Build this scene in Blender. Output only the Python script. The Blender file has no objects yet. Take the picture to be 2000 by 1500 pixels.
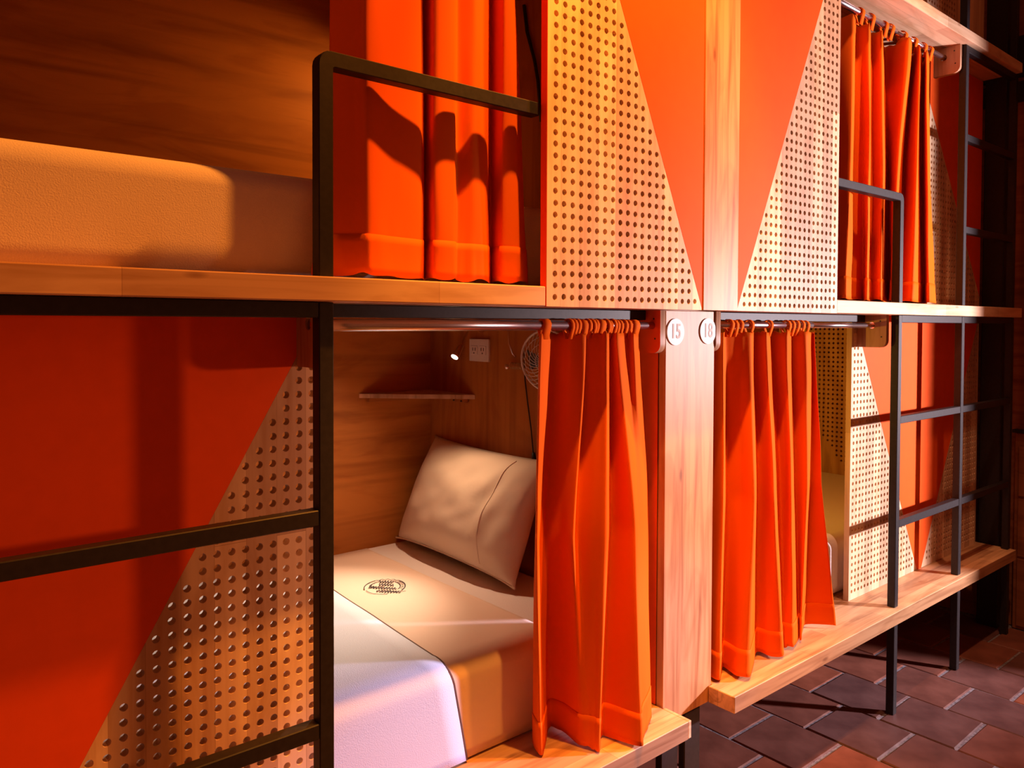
import bpy, bmesh, math, random
from mathutils import Vector, Matrix, Euler, noise
random.seed(7)
S = bpy.context.scene
COL = S.collection

# ------------------------------------------------------------------ camera
cd = bpy.data.cameras.new('camera'); cam = bpy.data.objects.new('camera', cd); COL.objects.link(cam)
r = Vector((0.77018403, -0.6378105, 0.0037865)); u = Vector((0.01128614, 0.01956371, 0.99974491)); d = Vector((0.63772187, 0.76994482, -0.02226607))
M = Matrix((r, u, -d)).transposed().to_4x4(); M.translation = Vector((-1.55727, -1.1, 1.2826)); cam.matrix_world = M
cd.sensor_width = 36; cd.lens = 27.0; cd.shift_y = -0.04207; cd.clip_start = 0.02
S.camera = cam

# ------------------------------------------------------------------ light
w = bpy.data.worlds.new('room_glow'); S.world = w; w.use_nodes = True
w.node_tree.nodes['Background'].inputs[0].default_value = (1.0, 0.22, 0.08, 1)
w.node_tree.nodes['Background'].inputs[1].default_value = 0.16
S.view_settings.view_transform = 'Standard'; S.view_settings.look = 'None'; S.view_settings.gamma = 1; S.view_settings.exposure = 0.0
S.view_settings.use_curve_mapping = False

def spot(name, loc, to, power, color, angle, blend=0.5, size=0.05):
    l = bpy.data.lights.new(name, 'SPOT'); l.energy = power; l.color = color; l.spot_size = math.radians(angle); l.spot_blend = blend; l.shadow_soft_size = size
    o = bpy.data.objects.new(name, l); COL.objects.link(o); o.location = loc
    o.rotation_euler = (Vector(to) - Vector(loc)).to_track_quat('-Z', 'Y').to_euler(); return o
# daylight from the doorway past the end of the right wall, plus two added fill spots; two warm track lamps overhead
spot('doorway_daylight_and_fill', (2.62, -1.88, 1.25), (1.214, 0.765, 1.093), 660, (0.98, 0.80, 0.86), 68, 0.45, 0.055)
spot('doorway_daylight_and_fill', (2.62, -1.88, 1.25), (0.05, -0.513, 0.524), 290, (1.0, 0.34, 0.10), 34, 0.5, 0.10)  # added warm fill toward the lower left panel, not daylight
spot('doorway_daylight_and_fill', (2.62, -1.88, 1.25), (0.168, -0.288, 0.575), 640, (0.28, 0.48, 1.0), 10.5, 0.35, 0.10)  # added narrow cool fill aimed at the front of the lower left bed
spot('warm_track_lamp', (0.15, -0.52, 3.25), (-0.90, 0.0, 1.5), 340, (1.0, 0.28, 0.025), 76, 0.6, 0.03)
spot('warm_track_lamp', (-0.40, -0.52, 3.25), (-0.28, 0.1, 0.8), 290, (1.0, 0.38, 0.055), 42, 0.5, 0.03)
spot('warm_track_lamp', (0.75, -0.60, 3.25), (0.70, 0.1, 1.0), 105, (1.0, 0.48, 0.24), 66, 0.6, 0.03)

# ------------------------------------------------------------------ materials
def mat(name):
    m = bpy.data.materials.new(name); m.use_nodes = True; nt = m.node_tree; return m, nt, nt.nodes['Principled BSDF']
def N(nt, t, **k):
    n = nt.nodes.new(t)
    for a, b in k.items(): setattr(n, a, b)
    return n
def coords(nt, scale, rot=(0, 0, 0)):
    tc = N(nt, 'ShaderNodeTexCoord'); mp = N(nt, 'ShaderNodeMapping'); mp.inputs['Scale'].default_value = scale; mp.inputs['Rotation'].default_value = rot
    nt.links.new(tc.outputs['Object'], mp.inputs[0]); return mp.outputs[0]
def ramp(nt, src, stops):
    rp = N(nt, 'ShaderNodeValToRGB'); e = rp.color_ramp.elements
    while len(e) > 1: e.remove(e[0])
    e[0].position, e[0].color = stops[0][0], (*stops[0][1], 1)
    for p, c in stops[1:]:
        x = e.new(p); x.color = (*c, 1)
    nt.links.new(src, rp.inputs[0]); return rp.outputs[0]
def mix(nt, a, b, f, mode='MULTIPLY'):
    m = N(nt, 'ShaderNodeMix', data_type='RGBA', blend_type=mode)
    for s, v in ((m.inputs[0], f), (m.inputs[6], a), (m.inputs[7], b)):
        if hasattr(v, 'is_output'): nt.links.new(v, s)
        else: s.default_value = v if not isinstance(v, tuple) else (*v, 1)
    return m.outputs[2]
def wood(name, along, light, dark, stave=0.045, stavelen=0.45, grain=1.0, rough=0.45, knots=True):
    """solid laminated wood: staves run along axis `along` ('x','y','z')"""
    m, nt, b = mat(name)
    tc = N(nt, 'ShaderNodeTexCoord'); sp = N(nt, 'ShaderNodeSeparateXYZ'); nt.links.new(tc.outputs['Object'], sp.inputs[0])
    cb = N(nt, 'ShaderNodeCombineXYZ')
    o = {'x': 'XYZ', 'z': 'ZXY', 'y': 'YXZ'}[along]
    nt.links.new(sp.outputs[o[0]], cb.inputs[0]); nt.links.new(sp.outputs[o[1]], cb.inputs[1])
    nt.links.new(sp.outputs[o[2]], cb.inputs[2])
    br = N(nt, 'ShaderNodeTexBrick'); br.offset = 0.37; br.squash = 1
    br.inputs['Scale'].default_value = 1; br.inputs['Mortar Size'].default_value = 0.0004; br.inputs['Brick Width'].default_value = stavelen; br.inputs['Row Height'].default_value = stave
    br.inputs['Color1'].default_value = (0.72, 0.62, 0.60, 1); br.inputs['Color2'].default_value = (1.14, 1.12, 1.08, 1); br.inputs['Mortar'].default_value = (0.6, 0.5, 0.45, 1)
    nt.links.new(cb.outputs[0], br.inputs[0])
    mp = N(nt, 'ShaderNodeMapping'); mp.inputs['Scale'].default_value = (1.6 * grain, 26 * grain, 26 * grain); nt.links.new(cb.outputs[0], mp.inputs[0])
    n1 = N(nt, 'ShaderNodeTexNoise'); n1.inputs['Scale'].default_value = 1.6; n1.inputs['Detail'].default_value = 7; n1.inputs['Distortion'].default_value = 0.8; nt.links.new(mp.outputs[0], n1.inputs[0])
    mp2 = N(nt, 'ShaderNodeMapping'); mp2.inputs['Scale'].default_value = (1.0, 4, 4); nt.links.new(cb.outputs[0], mp2.inputs[0])
    n2 = N(nt, 'ShaderNodeTexNoise'); n2.inputs['Scale'].default_value = 2.3; n2.inputs['Detail'].default_value = 4; n2.inputs['Distortion'].default_value = 1.6; nt.links.new(mp2.outputs[0], n2.inputs[0])
    c = ramp(nt, n1.outputs[0], [(0.30, dark), (0.52, light), (0.75, tuple(min(1, x * 1.06) for x in light))])
    c = mix(nt, c, br.outputs[0], 1.0)
    c2 = ramp(nt, n2.outputs[0], [(0.36, (0.72, 0.60, 0.52)), (0.5, (1, 1, 1))])
    c = mix(nt, c, c2, 0.6)
    if knots:
        mp3 = N(nt, 'ShaderNodeMapping'); mp3.inputs['Scale'].default_value = (3.5, 11, 11); nt.links.new(cb.outputs[0], mp3.inputs[0])
        vo = N(nt, 'ShaderNodeTexVoronoi'); vo.inputs['Scale'].default_value = 1.1; nt.links.new(mp3.outputs[0], vo.inputs[0])
        k = ramp(nt, vo.outputs[0], [(0.03, (0.30, 0.16, 0.10)), (0.085, (1, 1, 1))]); c = mix(nt, c, k, 0.6)
    nt.links.new(c, b.inputs['Base Color']); b.inputs['Roughness'].default_value = rough; b.inputs['Specular IOR Level'].default_value = 0.3
    bp = N(nt, 'ShaderNodeBump'); bp.inputs['Strength'].default_value = 0.08; nt.links.new(n1.outputs[0], bp.inputs['Height']); nt.links.new(bp.outputs[0], b.inputs['Normal'])
    return m
def plain(name, color, rough=0.5, spec=0.4, metal=0.0, bump=0, bscale=60, var=0.0):
    m, nt, b = mat(name); b.inputs['Base Color'].default_value = (*color, 1); b.inputs['Roughness'].default_value = rough
    b.inputs['Specular IOR Level'].default_value = spec; b.inputs['Metallic'].default_value = metal
    co = coords(nt, (1, 1, 1)); n = N(nt, 'ShaderNodeTexNoise'); n.inputs['Scale'].default_value = bscale; n.inputs['Detail'].default_value = 4; nt.links.new(co, n.inputs[0])
    if var:
        c = ramp(nt, n.outputs[0], [(0.3, tuple(x * (1 - var) for x in color)), (0.7, tuple(min(1, x * (1 + var)) for x in color))]); nt.links.new(c, b.inputs['Base Color'])
    if bump:
        bp = N(nt, 'ShaderNodeBump'); bp.inputs['Strength'].default_value = bump; bp.inputs['Distance'].default_value = 0.003; nt.links.new(n.outputs[0], bp.inputs['Height']); nt.links.new(bp.outputs[0], b.inputs['Normal'])
    return m
LT, DK = (0.80, 0.55, 0.36), (0.60, 0.36, 0.20)
M_ledge = wood('laminated_hardwood', 'x', LT, DK, 0.042, 0.5)
M_bench = wood('laminated_hardwood_bench', 'x', (0.80, 0.52, 0.29), (0.48, 0.26, 0.13), 0.05, 0.45)
M_panel = wood('laminated_panel', 'z', (0.82, 0.60, 0.40), (0.72, 0.47, 0.28), 0.052, 0.9, 1.0, 0.5, False)
M_pillar = wood('pillar_wood', 'z', (0.80, 0.45, 0.21), (0.48, 0.21, 0.085), 0.3, 2.5, 0.75, 0.45)
M_brack = wood('bracket_ply', 'z', (0.70, 0.44, 0.27), (0.5, 0.28, 0.16), 0.2, 1.0, 1.0, 0.5, False)
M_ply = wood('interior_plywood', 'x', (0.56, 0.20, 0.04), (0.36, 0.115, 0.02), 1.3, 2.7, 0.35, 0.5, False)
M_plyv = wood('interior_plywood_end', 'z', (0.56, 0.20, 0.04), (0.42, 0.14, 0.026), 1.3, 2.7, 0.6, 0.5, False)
M_yply = wood('yellow_plywood', 'z', (0.66, 0.38, 0.12), (0.52, 0.28, 0.08), 0.3, 2, 0.8, 0.5, False)
M_far = wood('wall_boards', 'y', (0.42, 0.17, 0.07), (0.27, 0.10, 0.04), 0.16, 1.8, 0.7, 0.5, False)
M_paint = plain('vermilion_paint', (0.92, 0.105, 0.010), 0.6, 0.12, 0, 0.02, 30, 0.03)
M_steel = plain('black_painted_steel', (0.022, 0.018, 0.020), 0.5, 0.3, 0, 0.05, 90, 0.2)
M_chrome = plain('chrome', (0.80, 0.76, 0.80), 0.24, 0.5, 1.0)
M_black = plain('black_plastic', (0.02, 0.018, 0.018), 0.45)
M_white = plain('white_plastic', (0.72, 0.62, 0.56), 0.4)
M_brass = plain('dull_brass', (0.55, 0.34, 0.16), 0.3, 0.5, 0.9)
M_fan = plain('grey_fan_wire', (0.70, 0.62, 0.56), 0.4, 0.5, 0.1)
M_sheet = plain('cream_sheet', (0.80, 0.62, 0.52), 0.85, 0.1, 0, 0.25, 35)
M_pill = plain('pillowcase_cotton', (0.74, 0.60, 0.48), 0.85, 0.1, 0, 0.3, 18)
M_fleece = plain('white_fleece', (0.80, 0.72, 0.72), 0.95, 0.05, 0, 0.30, 420)
M_blanket = plain('cool_tinted_white_fleece', (0.64, 0.68, 0.82), 0.95, 0.05, 0, 0.30, 420)  # white fleece with the cool light's lavender cast put into its colour
M_pipe = plain('brown_piping', (0.12, 0.06, 0.04), 0.8)
M_ink = plain('stamp_ink', (0.05, 0.04, 0.045), 0.7)
M_plaque = plain('frosted_plaque', (0.92, 0.84, 0.80), 0.5)
M_digit = plain('plaque_number', (0.82, 0.60, 0.50), 0.6)
M_tile = None
def curtain_mat():
    m, nt, b = mat('orange_curtain_cloth'); out = nt.nodes['Material Output']
    b.inputs['Base Color'].default_value = (0.95, 0.16, 0.005, 1); b.inputs['Roughness'].default_value = 0.7; b.inputs['Specular IOR Level'].default_value = 0.08
    b.inputs['Sheen Weight'].default_value = 0.0; b.inputs['Sheen Tint'].default_value = (1, 0.5, 0.2, 1)
    t = N(nt, 'ShaderNodeBsdfTranslucent'); t.inputs[0].default_value = (0.95, 0.05, 0.002, 1)
    ms = N(nt, 'ShaderNodeMixShader'); ms.inputs[0].default_value = 0.16
    nt.links.new(b.outputs[0], ms.inputs[1]); nt.links.new(t.outputs[0], ms.inputs[2]); nt.links.new(ms.outputs[0], out.inputs[0])
    co = coords(nt, (900, 900, 900)); n = N(nt, 'ShaderNodeTexNoise'); n.inputs['Scale'].default_value = 1; nt.links.new(co, n.inputs[0])
    bp = N(nt, 'ShaderNodeBump'); bp.inputs['Strength'].default_value = 0.08; bp.inputs['Distance'].default_value = 0.001; nt.links.new(n.outputs[0], bp.inputs['Height']); nt.links.new(bp.outputs[0], b.inputs['Normal'])
    return m
M_curt = curtain_mat()
def tile_mat():
    m, nt, b = mat('terracotta_tile')
    oi = N(nt, 'ShaderNodeObjectInfo'); c1 = ramp(nt, oi.outputs['Random'], [(0, (0.13, 0.064, 0.062)), (0.5, (0.19, 0.072, 0.054)), (1, (0.30, 0.092, 0.052))])
    co = coords(nt, (1, 1, 1)); n = N(nt, 'ShaderNodeTexNoise'); n.inputs['Scale'].default_value = 9; n.inputs['Detail'].default_value = 8; nt.links.new(co, n.inputs[0])
    c2 = ramp(nt, n.outputs[0], [(0.3, (0.62, 0.6, 0.62)), (0.6, (1.05, 1.02, 1)), (0.8, (1.25, 1.2, 1.2))])
    nt.links.new(mix(nt, c1, c2, 0.9), b.inputs['Base Color'])
    rr = ramp(nt, n.outputs[0], [(0.35, (0.30,) * 3), (0.7, (0.5,) * 3)]); nt.links.new(rr, b.inputs['Roughness'])
    bp = N(nt, 'ShaderNodeBump'); bp.inputs['Strength'].default_value = 0.15; bp.inputs['Distance'].default_value = 0.01; nt.links.new(n.outputs[0], bp.inputs['Height']); nt.links.new(bp.outputs[0], b.inputs['Normal'])
    return m
M_tile = tile_mat()
M_grout = plain('waxed_grout', (0.24, 0.21, 0.24), 0.22, 0.7, 0, 0.9, 55, 0.45)
def emis(name, c, s):
    m, nt, b = mat(name); b.inputs['Base Color'].default_value = (*c, 1); b.inputs['Emission Color'].default_value = (*c, 1); b.inputs['Emission Strength'].default_value = s; return m
M_bulb = emis('lit_lamp_face', (1, 0.85, 0.65), 6)

# ------------------------------------------------------------------ object helpers
def thing(name, label, cat, base, group=None):
    o = bpy.data.objects.new(name, None); COL.objects.link(o); o.location = base; o.empty_display_size = 0.05
    o['label'] = label; o['category'] = cat
    if group: o['group'] = group
    return o
def tag(o, label=None, cat=None, group=None, kind=None):
    for k, v in (('label', label), ('category', cat), ('group', group), ('kind', kind)):
        if v: o[k] = v
    return o
def wbase(p):
    b = Vector((0, 0, 0))
    while p is not None: b += p.location; p = p.parent
    return b
def mesh_obj(name, me, m, parent=None, base=None, smooth=False):
    """me has world-coordinate vertices; they are moved to the origin of the thing"""
    b = wbase(parent) if parent else Vector(base or (0, 0, 0))
    me.transform(Matrix.Translation(-b))
    o = bpy.data.objects.new(name, me); COL.objects.link(o)
    if parent: o.parent = parent
    else: o.location = b
    if m: me.materials.append(m)
    if smooth:
        for p in me.polygons: p.use_smooth = True
    return o
def from_bm(name, bm, m, parent=None, base=None, smooth=False):
    me = bpy.data.meshes.new(name); bmesh.ops.recalc_face_normals(bm, faces=bm.faces); bm.to_mesh(me); bm.free(); return mesh_obj(name, me, m, parent, base, smooth)
def bm_box(bm, a, b, bev=0.0, seg=1):
    x0, y0, z0 = a; x1, y1, z1 = b
    r_ = bmesh.ops.create_cube(bm, size=1, matrix=Matrix.Translation(((x0 + x1) / 2, (y0 + y1) / 2, (z0 + z1) / 2)) @ Matrix.Diagonal((x1 - x0, y1 - y0, z1 - z0, 1)))
    if bev:
        es = list({e for v in r_['verts'] for e in v.link_edges})
        bmesh.ops.bevel(bm, geom=es, offset=bev, segments=seg, affect='EDGES', profile=0.5)
def box(name, a, b, m, parent=None, base=None, bev=0.0015, seg=1):
    bm = bmesh.new(); bm_box(bm, a, b, bev, seg)
    if parent is None and base is None: base = ((a[0] + b[0]) / 2, (a[1] + b[1]) / 2, a[2])
    return from_bm(name, bm, m, parent, base)
def prism(name, poly, axis, t0, t1, m, parent=None, base=None, bev=0.0):
    """poly of 2D points; axis 'y': (x,z) extruded along y; 'x': (y,z); 'z': (x,y)"""
    bm = bmesh.new()
    def P(p, t): return {'y': (p[0], t, p[1]), 'x': (t, p[0], p[1]), 'z': (p[0], p[1], t)}[axis]
    A = [bm.verts.new(P(p, t0)) for p in poly]; B = [bm.verts.new(P(p, t1)) for p in poly]
    bm.faces.new(A); bm.faces.new(B[::-1]); n = len(poly)
    for i in range(n): bm.faces.new((A[i], A[(i + 1) % n], B[(i + 1) % n], B[i]))
    bmesh.ops.recalc_face_normals(bm, faces=bm.faces)
    if bev: bmesh.ops.bevel(bm, geom=list(bm.edges), offset=bev, segments=1, affect='EDGES')
    return from_bm(name, bm, m, parent, base)
def bm_tube(bm, pts, rad, seg=8, closed=False, caps=True):
    pts = [Vector(p) for p in pts]; n = len(pts); rings = []; up = None
    for i, p in enumerate(pts):
        if closed: t = (pts[(i + 1) % n] - pts[i - 1]).normalized()
        else: t = (pts[min(i + 1, n - 1)] - pts[max(i - 1, 0)]).normalized()
        if up is None:
            up = t.orthogonal().normalized()
        else:
            up = (up - t * up.dot(t)); up = up.normalized() if up.length > 1e-6 else t.orthogonal().normalized()
        s = t.cross(up); rr = rad[i] if isinstance(rad, (list, tuple)) else rad
        rings.append([bm.verts.new(p + (up * math.cos(2 * math.pi * k / seg) + s * math.sin(2 * math.pi * k / seg)) * rr) for k in range(seg)])
    for i in range(n if closed else n - 1):
        a, b = rings[i], rings[(i + 1) % n]
        for k in range(seg): bm.faces.new((a[k], a[(k + 1) % seg], b[(k + 1) % seg], b[k]))
    if caps and not closed: bm.faces.new(rings[0]); bm.faces.new(rings[-1][::-1])
def tube(name, pts, rad, m, parent=None, base=None, seg=8, closed=False):
    bm = bmesh.new(); bm_tube(bm, pts, rad, seg, closed); return from_bm(name, bm, m, parent, base or tuple(pts[0]), True)

def perf_mesh(name, poly, holes, rad, thick, nseg=12):
    """flat board outline with real through holes, in local XY, thickness in Z"""
    cu = bpy.data.curves.new(name, 'CURVE'); cu.dimensions = '2D'; cu.fill_mode = 'BOTH'; cu.extrude = thick / 2; cu.resolution_u = 1
    def add(pts):
        s = cu.splines.new('POLY'); s.points.add(len(pts) - 1); s.use_cyclic_u = True
        for i, p in enumerate(pts): s.points[i].co = (p[0], p[1], 0, 1)
    add(poly)
    for (x, y) in holes:
        a0 = random.random(); x += random.uniform(-.0006, .0006); y += random.uniform(-.0006, .0006)
        add([(x + rad * math.cos(2 * math.pi * (k + a0) / nseg), y + rad * math.sin(2 * math.pi * (k + a0) / nseg)) for k in range(nseg)])
    o = bpy.data.objects.new(name, cu); COL.objects.link(o); dg = bpy.context.evaluated_depsgraph_get(); dg.update()
    me = bpy.data.meshes.new_from_object(o.evaluated_get(dg)); bpy.data.objects.remove(o); bpy.data.curves.remove(cu); me.materials.clear()
    return me
def inside(poly, x, y, marg):
    n = len(poly); c = False; dmin = 9
    for i in range(n):
        (x0, y0), (x1, y1) = poly[i], poly[(i + 1) % n]
        if (y0 > y) != (y1 > y) and x < (x1 - x0) * (y - y0) / (y1 - y0) + x0: c = not c
        L = math.hypot(x1 - x0, y1 - y0) or 1e-9; t = max(0, min(1, ((x - x0) * (x1 - x0) + (y - y0) * (y1 - y0)) / L / L))
        dmin = min(dmin, math.hypot(x - x0 - t * (x1 - x0), y - y0 - t * (y1 - y0)))
    return c and dmin > marg
PX, PZ = 0.0232, 0.0228
def grid(poly, x0, z0, marg=0.0095, cond=None, sx=PX, sz=PZ):
    xs = [p[0] for p in poly]; zs = [p[1] for p in poly]; out = []
    i0 = math.floor((min(xs) - x0) / sx); i1 = math.ceil((max(xs) - x0) / sx); j0 = math.floor((min(zs) - z0) / sz); j1 = math.ceil((max(zs) - z0) / sz)
    for i in range(i0, i1 + 1):
        for j in range(j0, j1 + 1):
            x, z = x0 + i * sx, z0 + j * sz
            if inside(poly, x, z, marg) and (cond is None or cond(x, z)): out.append((x, z))
    return out
def perf_board(poly, holes, y0, thick, m, parent, name='perforated_board', rad=0.0062, nseg=12):
    me = perf_mesh(name, poly, holes, rad, thick, nseg)
    me.transform(Matrix.Translation((0, y0 + thick / 2, 0)) @ Matrix.Rotation(math.pi / 2, 4, 'X'))
    return mesh_obj(name, me, m, parent)

# ------------------------------------------------------------------ the setting
zS0, zS1 = 1.3165, 1.355      # middle ledge
zB0, zB1 = 0.313, 0.3555      # bottom bench
zT0, zT1 = 2.310, 2.348       # top ledge
fl = box('floor', (-3.6, -2.6, -0.06), (2.3, 1.2, -0.004), M_grout, bev=0); tag(fl, kind='structure')
# square terracotta tiles laid in running bond, one object each
bm = bmesh.new(); hx, hy = 0.1175, 0.1130
b1 = [bm.verts.new((sx * hx, sy * hy, -0.012)) for sx, sy in ((-1, -1), (1, -1), (1, 1), (-1, 1))]
b2 = [bm.verts.new((sx * hx, sy * hy, -0.003)) for sx, sy in ((-1, -1), (1, -1), (1, 1), (-1, 1))]
b3 = [bm.verts.new((sx * (hx - .004), sy * (hy - .004), 0.0)) for sx, sy in ((-1, -1), (1, -1), (1, 1), (-1, 1))]
bm.faces.new(b3)
for A, B in ((b1, b2), (b2, b3)):
    for i in range(4): bm.faces.new((A[i], A[(i + 1) % 4], B[(i + 1) % 4], B[i]))
tme = bpy.data.meshes.new('tile'); bmesh.ops.recalc_face_normals(bm, faces=bm.faces); bm.to_mesh(tme); bm.free(); tme.materials.append(M_tile)
xl = [-0.9665 + 0.23900 * i for i in range(14)]
fb = fl.location
for i, x0 in enumerate(xl):
    off = 0.278 if i % 2 == 0 else 0.1635
    for j in range(-6, 4):
        yc = off + 0.2345 * j - 0.117
        xc = x0 + 0.1195
        if yc < -1.3 or yc > 1.05 or xc > 2.15: continue
        t = bpy.data.objects.new('tile', tme); COL.objects.link(t); t.parent = fl
        t.location = (xc - fb.x, yc - fb.y, 0.0 - fb.z + random.uniform(-.0015, .0015)); t.rotation_euler = (random.uniform(-.006, .006), random.uniform(-.006, .006), random.uniform(-.01, .01))
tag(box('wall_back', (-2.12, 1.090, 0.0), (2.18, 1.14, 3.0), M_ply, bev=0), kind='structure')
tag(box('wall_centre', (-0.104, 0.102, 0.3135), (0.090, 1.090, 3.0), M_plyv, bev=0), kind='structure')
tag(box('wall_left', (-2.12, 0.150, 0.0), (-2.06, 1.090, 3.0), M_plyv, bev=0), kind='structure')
wr = box('wall_right', (2.180, -1.07, 0.0), (2.24, 1.09, 3.0), M_far, bev=0); tag(wr, kind='structure')

# ------------------------------------------------------------------ ledges and benches
LB, RB = -2.055, 2.075
def ledge(x0, x1, z0, z1, label, mat_=M_ledge, group=None, depth=0.25):
    o = box('ledge_board', (x0, 0.0, z0), (x1, depth, z1), mat_, bev=0.002, seg=2); tag(o, label, 'ledge', group); return o
ledge(LB, -0.5625, zS0, zS1, 'orange lit hardwood ledge under the left upper mattress and curtain')
ledge(0.5600, RB + 0.01, zS0, zS1, 'pale hardwood ledge at mid height right of the perforated panels')
ledge(0.5600, 2.040, zT0, zT1, 'highest hardwood ledge, in the top right corner above a curtain rod')
ledge(LB, -0.5625, zT0, zT1, 'hardwood ledge above the left upper bunk, beyond the top edge')
def bench_mesh(poly, label, cap=None):
    t = thing('bench_board', label, 'bench', ((poly[0][0] + poly[1][0]) / 2, 0.1, zB0))
    prism('board', poly, 'z', zB0, zB1, M_bench, t, bev=0.0015)
    if cap: box('end_strip', cap[0], cap[1], M_bench, t, bev=0.0012)
    return t
bench_mesh([(LB, 0), (-0.1055, 0), (-0.1055, 0.30), (LB, 0.30)], 'lower hardwood bench board under the left orange curtain and white bed', ((-0.1052, 0.0008, zB0 + .0006), (-0.0945, 0.0790, zB1 - .0006)))
bench_mesh([(0.0775, 0), (RB - .008, 0), (RB - .008, 0.30), (0.0925, 0.30), (0.0925, 0.0785), (0.0775, 0.0785)], 'lower hardwood bench board running right to the steel ladder')
# bunk bases (plywood sheets the mattresses lie on)
for (a, b, z0, z1, lab) in ((-2.055, -0.1055, zB0, zB1, 'plywood bed base under the lower left mattress'), (0.0925, 2.045, zB0, zB1, 'plywood bed base under the lower right mattress'),
                            (-2.055, -0.1055, zS0, zS1, 'plywood bed base under the upper left mattress'), (0.0925, 2.045, zS0, zS1, 'plywood bed base of the upper right bunk'),
                            (-2.055, -0.1055, zT0, zT1, 'plywood ceiling sheet over the upper left bunk'), (0.0925, 2.045, zT0, zT1, 'plywood ceiling sheet over the upper right curtain')):
    y0 = 0.302 if z0 < 1 else 0.252
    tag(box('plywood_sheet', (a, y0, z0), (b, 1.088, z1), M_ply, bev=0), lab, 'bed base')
# filler boards behind the middle facade (join ledge depth)
for a, b in ((-0.5620, -0.1055), (0.0925, 0.5595)):
    for z0, z1 in ((zS0, zS1), (zT0, zT1)):
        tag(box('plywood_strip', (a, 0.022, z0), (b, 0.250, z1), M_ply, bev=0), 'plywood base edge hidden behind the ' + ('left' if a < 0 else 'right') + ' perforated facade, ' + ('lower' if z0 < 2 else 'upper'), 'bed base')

# ------------------------------------------------------------------ facade panels with punched holes
zF1 = 2.345
def facade(side):
    s = -1 if side == 'left' else 1
    lab = ('upright facade panel left of the centre batten, punched holes beside an orange triangle' if s < 0 else 'upright facade panel right of the centre batten, pale punched wood beside an orange triangle')
    t = thing('facade_panel', lab, 'panel', (s * 0.315, 0.009, zS0))
    tip = 0.069; top = 0.534 if s < 0 else 0.538
    wd = [(s * 0.5600, zS0), (s * tip, zS0), (s * top, zF1), (s * 0.5600, zF1)]
    pt = [(s * (tip + .0003), zS0 + .0012), (s * (tip + .0003), zF1), (s * (top - .0006), zF1)]
    if s > 0: wd = wd[::-1]; 
    if s < 0: pt = pt[::-1]
    h = grid(wd, s * 0.5377 if s < 0 else 0.5415, 1.3582 if s < 0 else 1.3566, 0.0090)
    perf_board(wd, h, 0.0, 0.018, M_panel, t)
    prism('painted_triangle', pt, 'y', -0.0004, 0.018, M_paint, t)
    prism('side_edge', [(s * 0.5601, zS0), (s * 0.5609, zS0), (s * 0.5609, zF1), (s * 0.5601, zF1)], 'y', 0.0005, 0.0175, M_paint, t)
    return t
facade('left'); facade('right')
tag(box('centre_batten', (-0.0686, -0.0030, zS0 - .0005), (0.0686, 0.0180, zF1), M_pillar, bev=0.0008), 'plain vertical board between the two orange triangles', 'board')

def side_panel(label, wd, pt, x0, z0, cat='panel', cond=None, y=0.147):
    xs = [p[0] for p in wd + pt]; t = thing('side_panel', label, cat, (sum(xs) / len(xs), y + .009, min(p[1] for p in wd)))
    perf_board(wd, grid(wd, x0, z0, 0.0090, cond), y, 0.018, M_panel, t)
    if pt: prism('painted_area', pt, 'y', y - 0.0004, y + 0.018, M_paint, t)
    return t
e = 0.0006; zl, zh = zB1 + .0005, zS0 - .0005
side_panel('lower right panel beside the bunk opening, pale punched holes left of orange paint',
           [(.945, zl), (1.472, zl), (.962, zh), (.945, zh)], [(1.472 + e, zl), (1.487, zl), (1.487, zh), (.962 + e, zh)], .9656, 1.1826)
side_panel('lower right panel behind the last ladder bay, red paint with punched holes on its right',
           [(1.512, zl), (2.048, zl), (2.048, zh), (2.044, zh)], [(1.490, zl), (1.512 - e, zl), (2.044 - e, zh), (1.490, zh)], 2.0250, 1.1826)
side_panel('lower left red panel behind the steel ladder, punched holes toward its right edge',
           [(-1.485, zl), (-.945, zl), (-.945, zh), (-.951, zh), (-1.485, .374)], [(-1.485, .374 + e), (-.951 - e, zh), (-1.487, zh), (-1.487, .374)], -.976, 1.1835)
side_panel('red and punched panel left of the lower left ladder, past the left edge',
           [(-2.048, zl), (-1.512, zl), (-2.044, zh), (-2.048, zh)], [(-1.512 + e, zl), (-1.490, zl), (-1.490, zh), (-2.044 + e, zh)], -2.0250, 1.1826)
side_panel('upper right panel behind the tall ladder, dark red paint over a punched lower left',
           [(1.527, zS1 + .0005), (2.048, zS1 + .0005), (2.048, 1.402), (1.527, 2.124)], [(1.527, 2.124 + e), (2.048, 1.402 + e), (2.048, zT0 - .0005), (1.527, zT0 - .0005)], 1.548, 1.380)
side_panel('yellowish punched panel above the highest ledge, top right',
           [(1.30, zT1 + .0005), (2.048, zT1 + .0005), (2.048, 2.80), (1.30, 2.80)], [], 1.345, 2.482, 'panel', lambda x, z: z > 2.475 and x < 1.745)
# punched end wall inside the lower right bunk
t = thing('end_panel', 'yellow punched plywood end wall inside the lower right bunk', 'panel', (2.059, 0.62, zB1))
poly = [(0.167, zl), (1.085, zl), (1.085, zh), (0.167, zh)]
me = perf_mesh('perforated_board', poly, grid(poly, 0.72, 1.262, 0.012, lambda y, z: z > 0.7361 + (y - 0.8439) * 1.379 + .008), 0.0058, 0.016, 10)
me.transform(Matrix.Translation((2.058, 0, 0)) @ Matrix.Rotation(math.pi / 2, 4, 'Z') @ Matrix.Rotation(math.pi / 2, 4, 'X')); mesh_obj('perforated_board', me, M_yply, t)

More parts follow.
